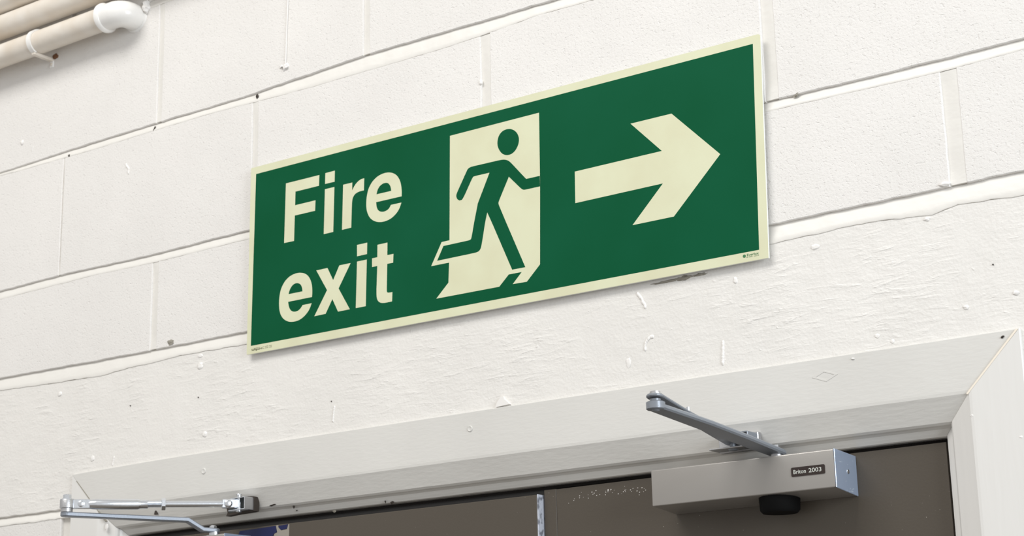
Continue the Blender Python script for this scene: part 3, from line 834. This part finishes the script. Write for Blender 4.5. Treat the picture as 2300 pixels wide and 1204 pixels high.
bm = new(); lathe(bm, E2 + Vector((0, 0, -0.0034)), (0, 0, 1), [(0, 0.0045), (0.0, 0.0092), (0.0012, 0.0108), (0.0085, 0.0108), (0.0095, 0.0092), (0.0095, 0.0062), (0.0125, 0.0062)], 28)
obj('elbow_joint', bm, m_armR, C2, smooth=50)
bm = new(); lathe(bm, E2 + Vector((0, 0, -0.0034)), (0, 0, -1), [(0, 0.0048), (0.0010, 0.0044), (0.0016, 0.0028)], 18); obj('rivet', bm, m_armR, C2, smooth=50)
B2 = Vector((1.2850, -0.0180, -0.6570))
E2b = E2 + Vector((0, 0, 0.0118))
bm = new(); bar(bm, [E2b, E2b.lerp(B2, 0.35), E2b.lerp(B2, 0.7), B2], [0.0205, 0.0180, 0.0230, 0.0240], 0.0034, 0.0010)
obj('forearm', bm, m_armR, C2)
bm = new(); lathe(bm, E2b + Vector((0, 0, 0.0016)), (0, 0, 1), [(0, 0.0078), (0.0016, 0.0078), (0.0022, 0.0060), (0.0040, 0.0060), (0.0046, 0.0040)], 24); obj('elbow_rivet', bm, m_zinc2, C2, smooth=50)
bm = new(); lathe(bm, E2b.lerp(B2, 0.34) + Vector((0.006, 0, 0)), (0, 0, 1), [(0, 0.0026), (0.0062, 0.0024), (0.0066, 0.001)], 12); obj('adjusting_screw', bm, m_zinc, C2, smooth=50)
# shoe on the frame splay: plate with two ears round the forearm pin
bm = new(); box(bm, (1.2565, -0.0055, -0.6665), (1.3115, 0.0035, -0.6445), 0.0010, 1)
SH = obj('bracket', bm, m_zinc2, C2)
bm = new(); box(bm, (1.262, -0.0290, -0.6480), (1.3095, -0.0030, -0.6462), 0.0006, 1); obj('bracket_ear', bm, m_armR, SH)
bm = new(); box(bm, (1.2560, -0.0300, -0.6652), (1.3050, -0.0030, -0.6634), 0.0006, 1); obj('bracket_ear', bm, m_zinc2, SH)
bm = new(); box(bm, (1.3085, -0.0295, -0.6640), (1.3102, -0.0030, -0.6470), 0.0005, 1); obj('bracket_side', bm, m_armR, SH)
bm = new(); lathe(bm, (1.2830, -0.0175, -0.6668), (0, 0, 1), [(0, 0.0050), (0.0016, 0.0064), (0.0032, 0.0064), (0.0032, 0.0040), (0.0205, 0.0040), (0.0205, 0.0055), (0.0225, 0.0050)], 20); obj('pivot_pin', bm, m_armR, C2, smooth=50)

# ------------------------------------------------------------------ left-hand closer
C1 = empty('door_closer', (0.335, 0.016, -0.765), label='door closer with a shiny adjustable rod arm on the left door leaf', cat='door closer')
bm = new(); box(bm, (0.2150, -0.0400, -0.7620), (0.4425, 0.0158, -0.6998), 0.0018, 3); obj('body', bm, m_body, C1, smooth=30)
bm = new(); box(bm, (0.4425, -0.0403, -0.7623), (0.4437, 0.0158, -0.6995), 0.0006, 1); CP = obj('end_cap', bm, m_cap, C1, label='metal end cap with bluish window light put in its colour')
bm = new(); box(bm, (0.4435, -0.0070, -0.7180), (0.4449, 0.0090, -0.7040), 0.0005, 1); obj('end_screw', bm, m_zinc, CP)
S1 = Vector((0.3970, -0.0150, -0.6905))
bm = new(); lathe(bm, (S1.x, S1.y, -0.7002), (0, 0, 1), [(0, 0.0125), (0.0025, 0.0120), (0.0025, 0.0080), (0.008, 0.0080)], 24); obj('spindle', bm, m_zinc, C1, smooth=50)
E1 = Vector((0.2865, -0.2045, -0.6722))
K1 = Vector((0.3760, -0.0510, -0.6755)); K2 = Vector((0.3875, -0.0300, -0.6893))
bm = new(); bar(bm, [Vector((0.3965, -0.0150, -0.6903)), K2, K1, K1.lerp(E1, 0.35), K1.lerp(E1, 0.7), E1], [0.0170, 0.0170, 0.0165, 0.0165, 0.0160, 0.0175], 0.0068, 0.0014)
obj('main_arm', bm, m_armL, C1)
bm = new(); lathe(bm, (S1.x - 0.003, S1.y, -0.6875), (0, 0, 1), [(0, 0.0060), (0.0035, 0.0058), (0.0055, 0.0035)], 6); obj('spindle_nut', bm, m_zinc, C1)
bm = new(); lathe(bm, E1 + Vector((0, 0, 0.0035)), (0, 0, 1), [(0, 0.0086), (0.0052, 0.0086), (0.0055, 0.0094), (0.0058, 0.0102), (0.0172, 0.0102), (0.0180, 0.0098)], 32); obj('elbow_joint', bm, m_zinc2, C1, smooth=40)
bm = new(); lathe(bm, E1 + Vector((0, 0, 0.0215)), (0, 0, 1), [(0, 0.0098), (0.0012, 0.0098), (0.0012, 0.0060), (0.0070, 0.0060), (0.0078, 0.0048)], 6, ang0=0.3); obj('elbow_bolt', bm, m_zinc, C1)
J = E1 + Vector((0, 0, 0.0148))                    # rod starts here
Bk = Vector((0.4475, -0.0170, -0.6548))
dv = (Bk - J); Lr = dv.length; dn = dv.normalized()
dd, uu, ww = frame_of(dn)
# flat fork at the elbow end
Mx = Matrix((dd, uu, ww)).transposed().to_4x4(); Mx.translation = J
bm = new(); box(bm, (0.0085, -0.0060, -0.0068), (0.0330, 0.0060, 0.0068), 0.0010, 1, mat=Mx); obj('rod_fork', bm, m_zinc, C1, smooth=30)
bm = new(); lathe(bm, J + dd * 0.0200 + uu * 0.0, -uu if uu.y > 0 else uu, [(0.0055, 0.0050), (0.0072, 0.0046), (0.0080, 0.0030)], 20); obj('rivet', bm, m_zinc, C1, smooth=50)
bm = new(); lathe(bm, J + dd * 0.030, dd, [(0, 0.0060), (0.006, 0.0074), (0.012, 0.0078), (Lr * 0.41 - 0.030, 0.0078), (Lr * 0.42 - 0.030, 0.0066), (Lr * 0.425 - 0.030, 0.0064), (Lr * 0.465 - 0.030, 0.0064), (Lr * 0.468 - 0.030, 0.0055)], 28); obj('rod_sleeve', bm, m_zinc, C1, smooth=40)
prof = []
s0 = Lr * 0.463; s1 = Lr * 0.55; kk = 26
for i in range(kk * 2 + 1):
    prof.append((s0 + (s1 - s0) * i / (kk * 2), 0.0052 if i % 2 else 0.0046))
bm = new(); lathe(bm, J, dd, prof, 20); obj('rod_thread', bm, m_zinc, C1)
bm = new(); lathe(bm, J + dd * Lr * 0.545, dd, [(0, 0.0080), (0.0006, 0.0092), (0.0058, 0.0092), (0.0064, 0.0080)], 6, ang0=0.45); obj('lock_nut', bm, m_zinc, C1)
bm = new(); lathe(bm, J + dd * Lr * 0.56, dd, [(0, 0.0048), (Lr * 0.44 - 0.022, 0.0048)], 24); obj('rod', bm, m_zinc, C1, smooth=40)
# flattened rod end, shoe bracket with two ears on the frame
Mx2 = Matrix((dd, uu, ww)).transposed().to_4x4(); Mx2.translation = J + dd * (Lr - 0.024)
bm = new(); box(bm, (0, -0.0045, -0.0066), (0.0270, 0.0045, 0.0066), 0.0012, 1, mat=Mx2); obj('rod_end', bm, m_zinc, C1, smooth=30)
bm = new(); lathe(bm, J + dd * (Lr - 0.015), -uu if uu.y > 0 else uu, [(0.0045, 0.0062), (0.0062, 0.0056), (0.0072, 0.0036)], 20); obj('rivet', bm, m_zinc, C1, smooth=50)
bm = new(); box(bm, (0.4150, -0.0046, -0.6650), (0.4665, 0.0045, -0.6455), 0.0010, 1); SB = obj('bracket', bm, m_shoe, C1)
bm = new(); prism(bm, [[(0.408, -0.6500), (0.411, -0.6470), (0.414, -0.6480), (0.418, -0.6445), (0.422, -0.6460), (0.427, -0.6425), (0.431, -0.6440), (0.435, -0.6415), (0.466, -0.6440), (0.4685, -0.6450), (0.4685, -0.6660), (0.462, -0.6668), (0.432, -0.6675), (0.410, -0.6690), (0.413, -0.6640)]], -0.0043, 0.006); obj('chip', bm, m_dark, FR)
bm = new(); prism(bm, [[(0.4380, -0.6478), (0.4665, -0.6470), (0.4665, -0.6458), (0.4380, -0.6466)]], -0.0240, -0.0030); obj('bracket_ear', bm, m_zinc, SB)
bm = new(); prism(bm, [[(0.4340, -0.6652), (0.4665, -0.6645), (0.4665, -0.6633), (0.4340, -0.6640)]], -0.0240, -0.0030); obj('bracket_ear', bm, m_zinc, SB)
bm = new(); lathe(bm, (0.4490, -0.0170, -0.6675), (0, 0, 1), [(0, 0.0030), (0.0010, 0.0046), (0.0022, 0.0046), (0.0022, 0.0030), (0.026, 0.0030), (0.026, 0.0044), (0.0275, 0.0036)], 18); obj('pivot_pin', bm, m_zinc, C1, smooth=50)
bm = new(); box(bm, (0.4655, -0.0235, -0.6645), (0.4667, -0.0035, -0.6465), 0.0003, 1); obj('bracket_side', bm, m_zinc2, SB)
bm = new(); lathe(bm, (0.4585, -0.0039, -0.6555), (0, -1, 0), [(0, 0.0050), (0.0022, 0.0048), (0.0030, 0.0034), (0.0020, 0.0014)], 20); obj('bracket_screw', bm, m_zinc, SB, smooth=50)
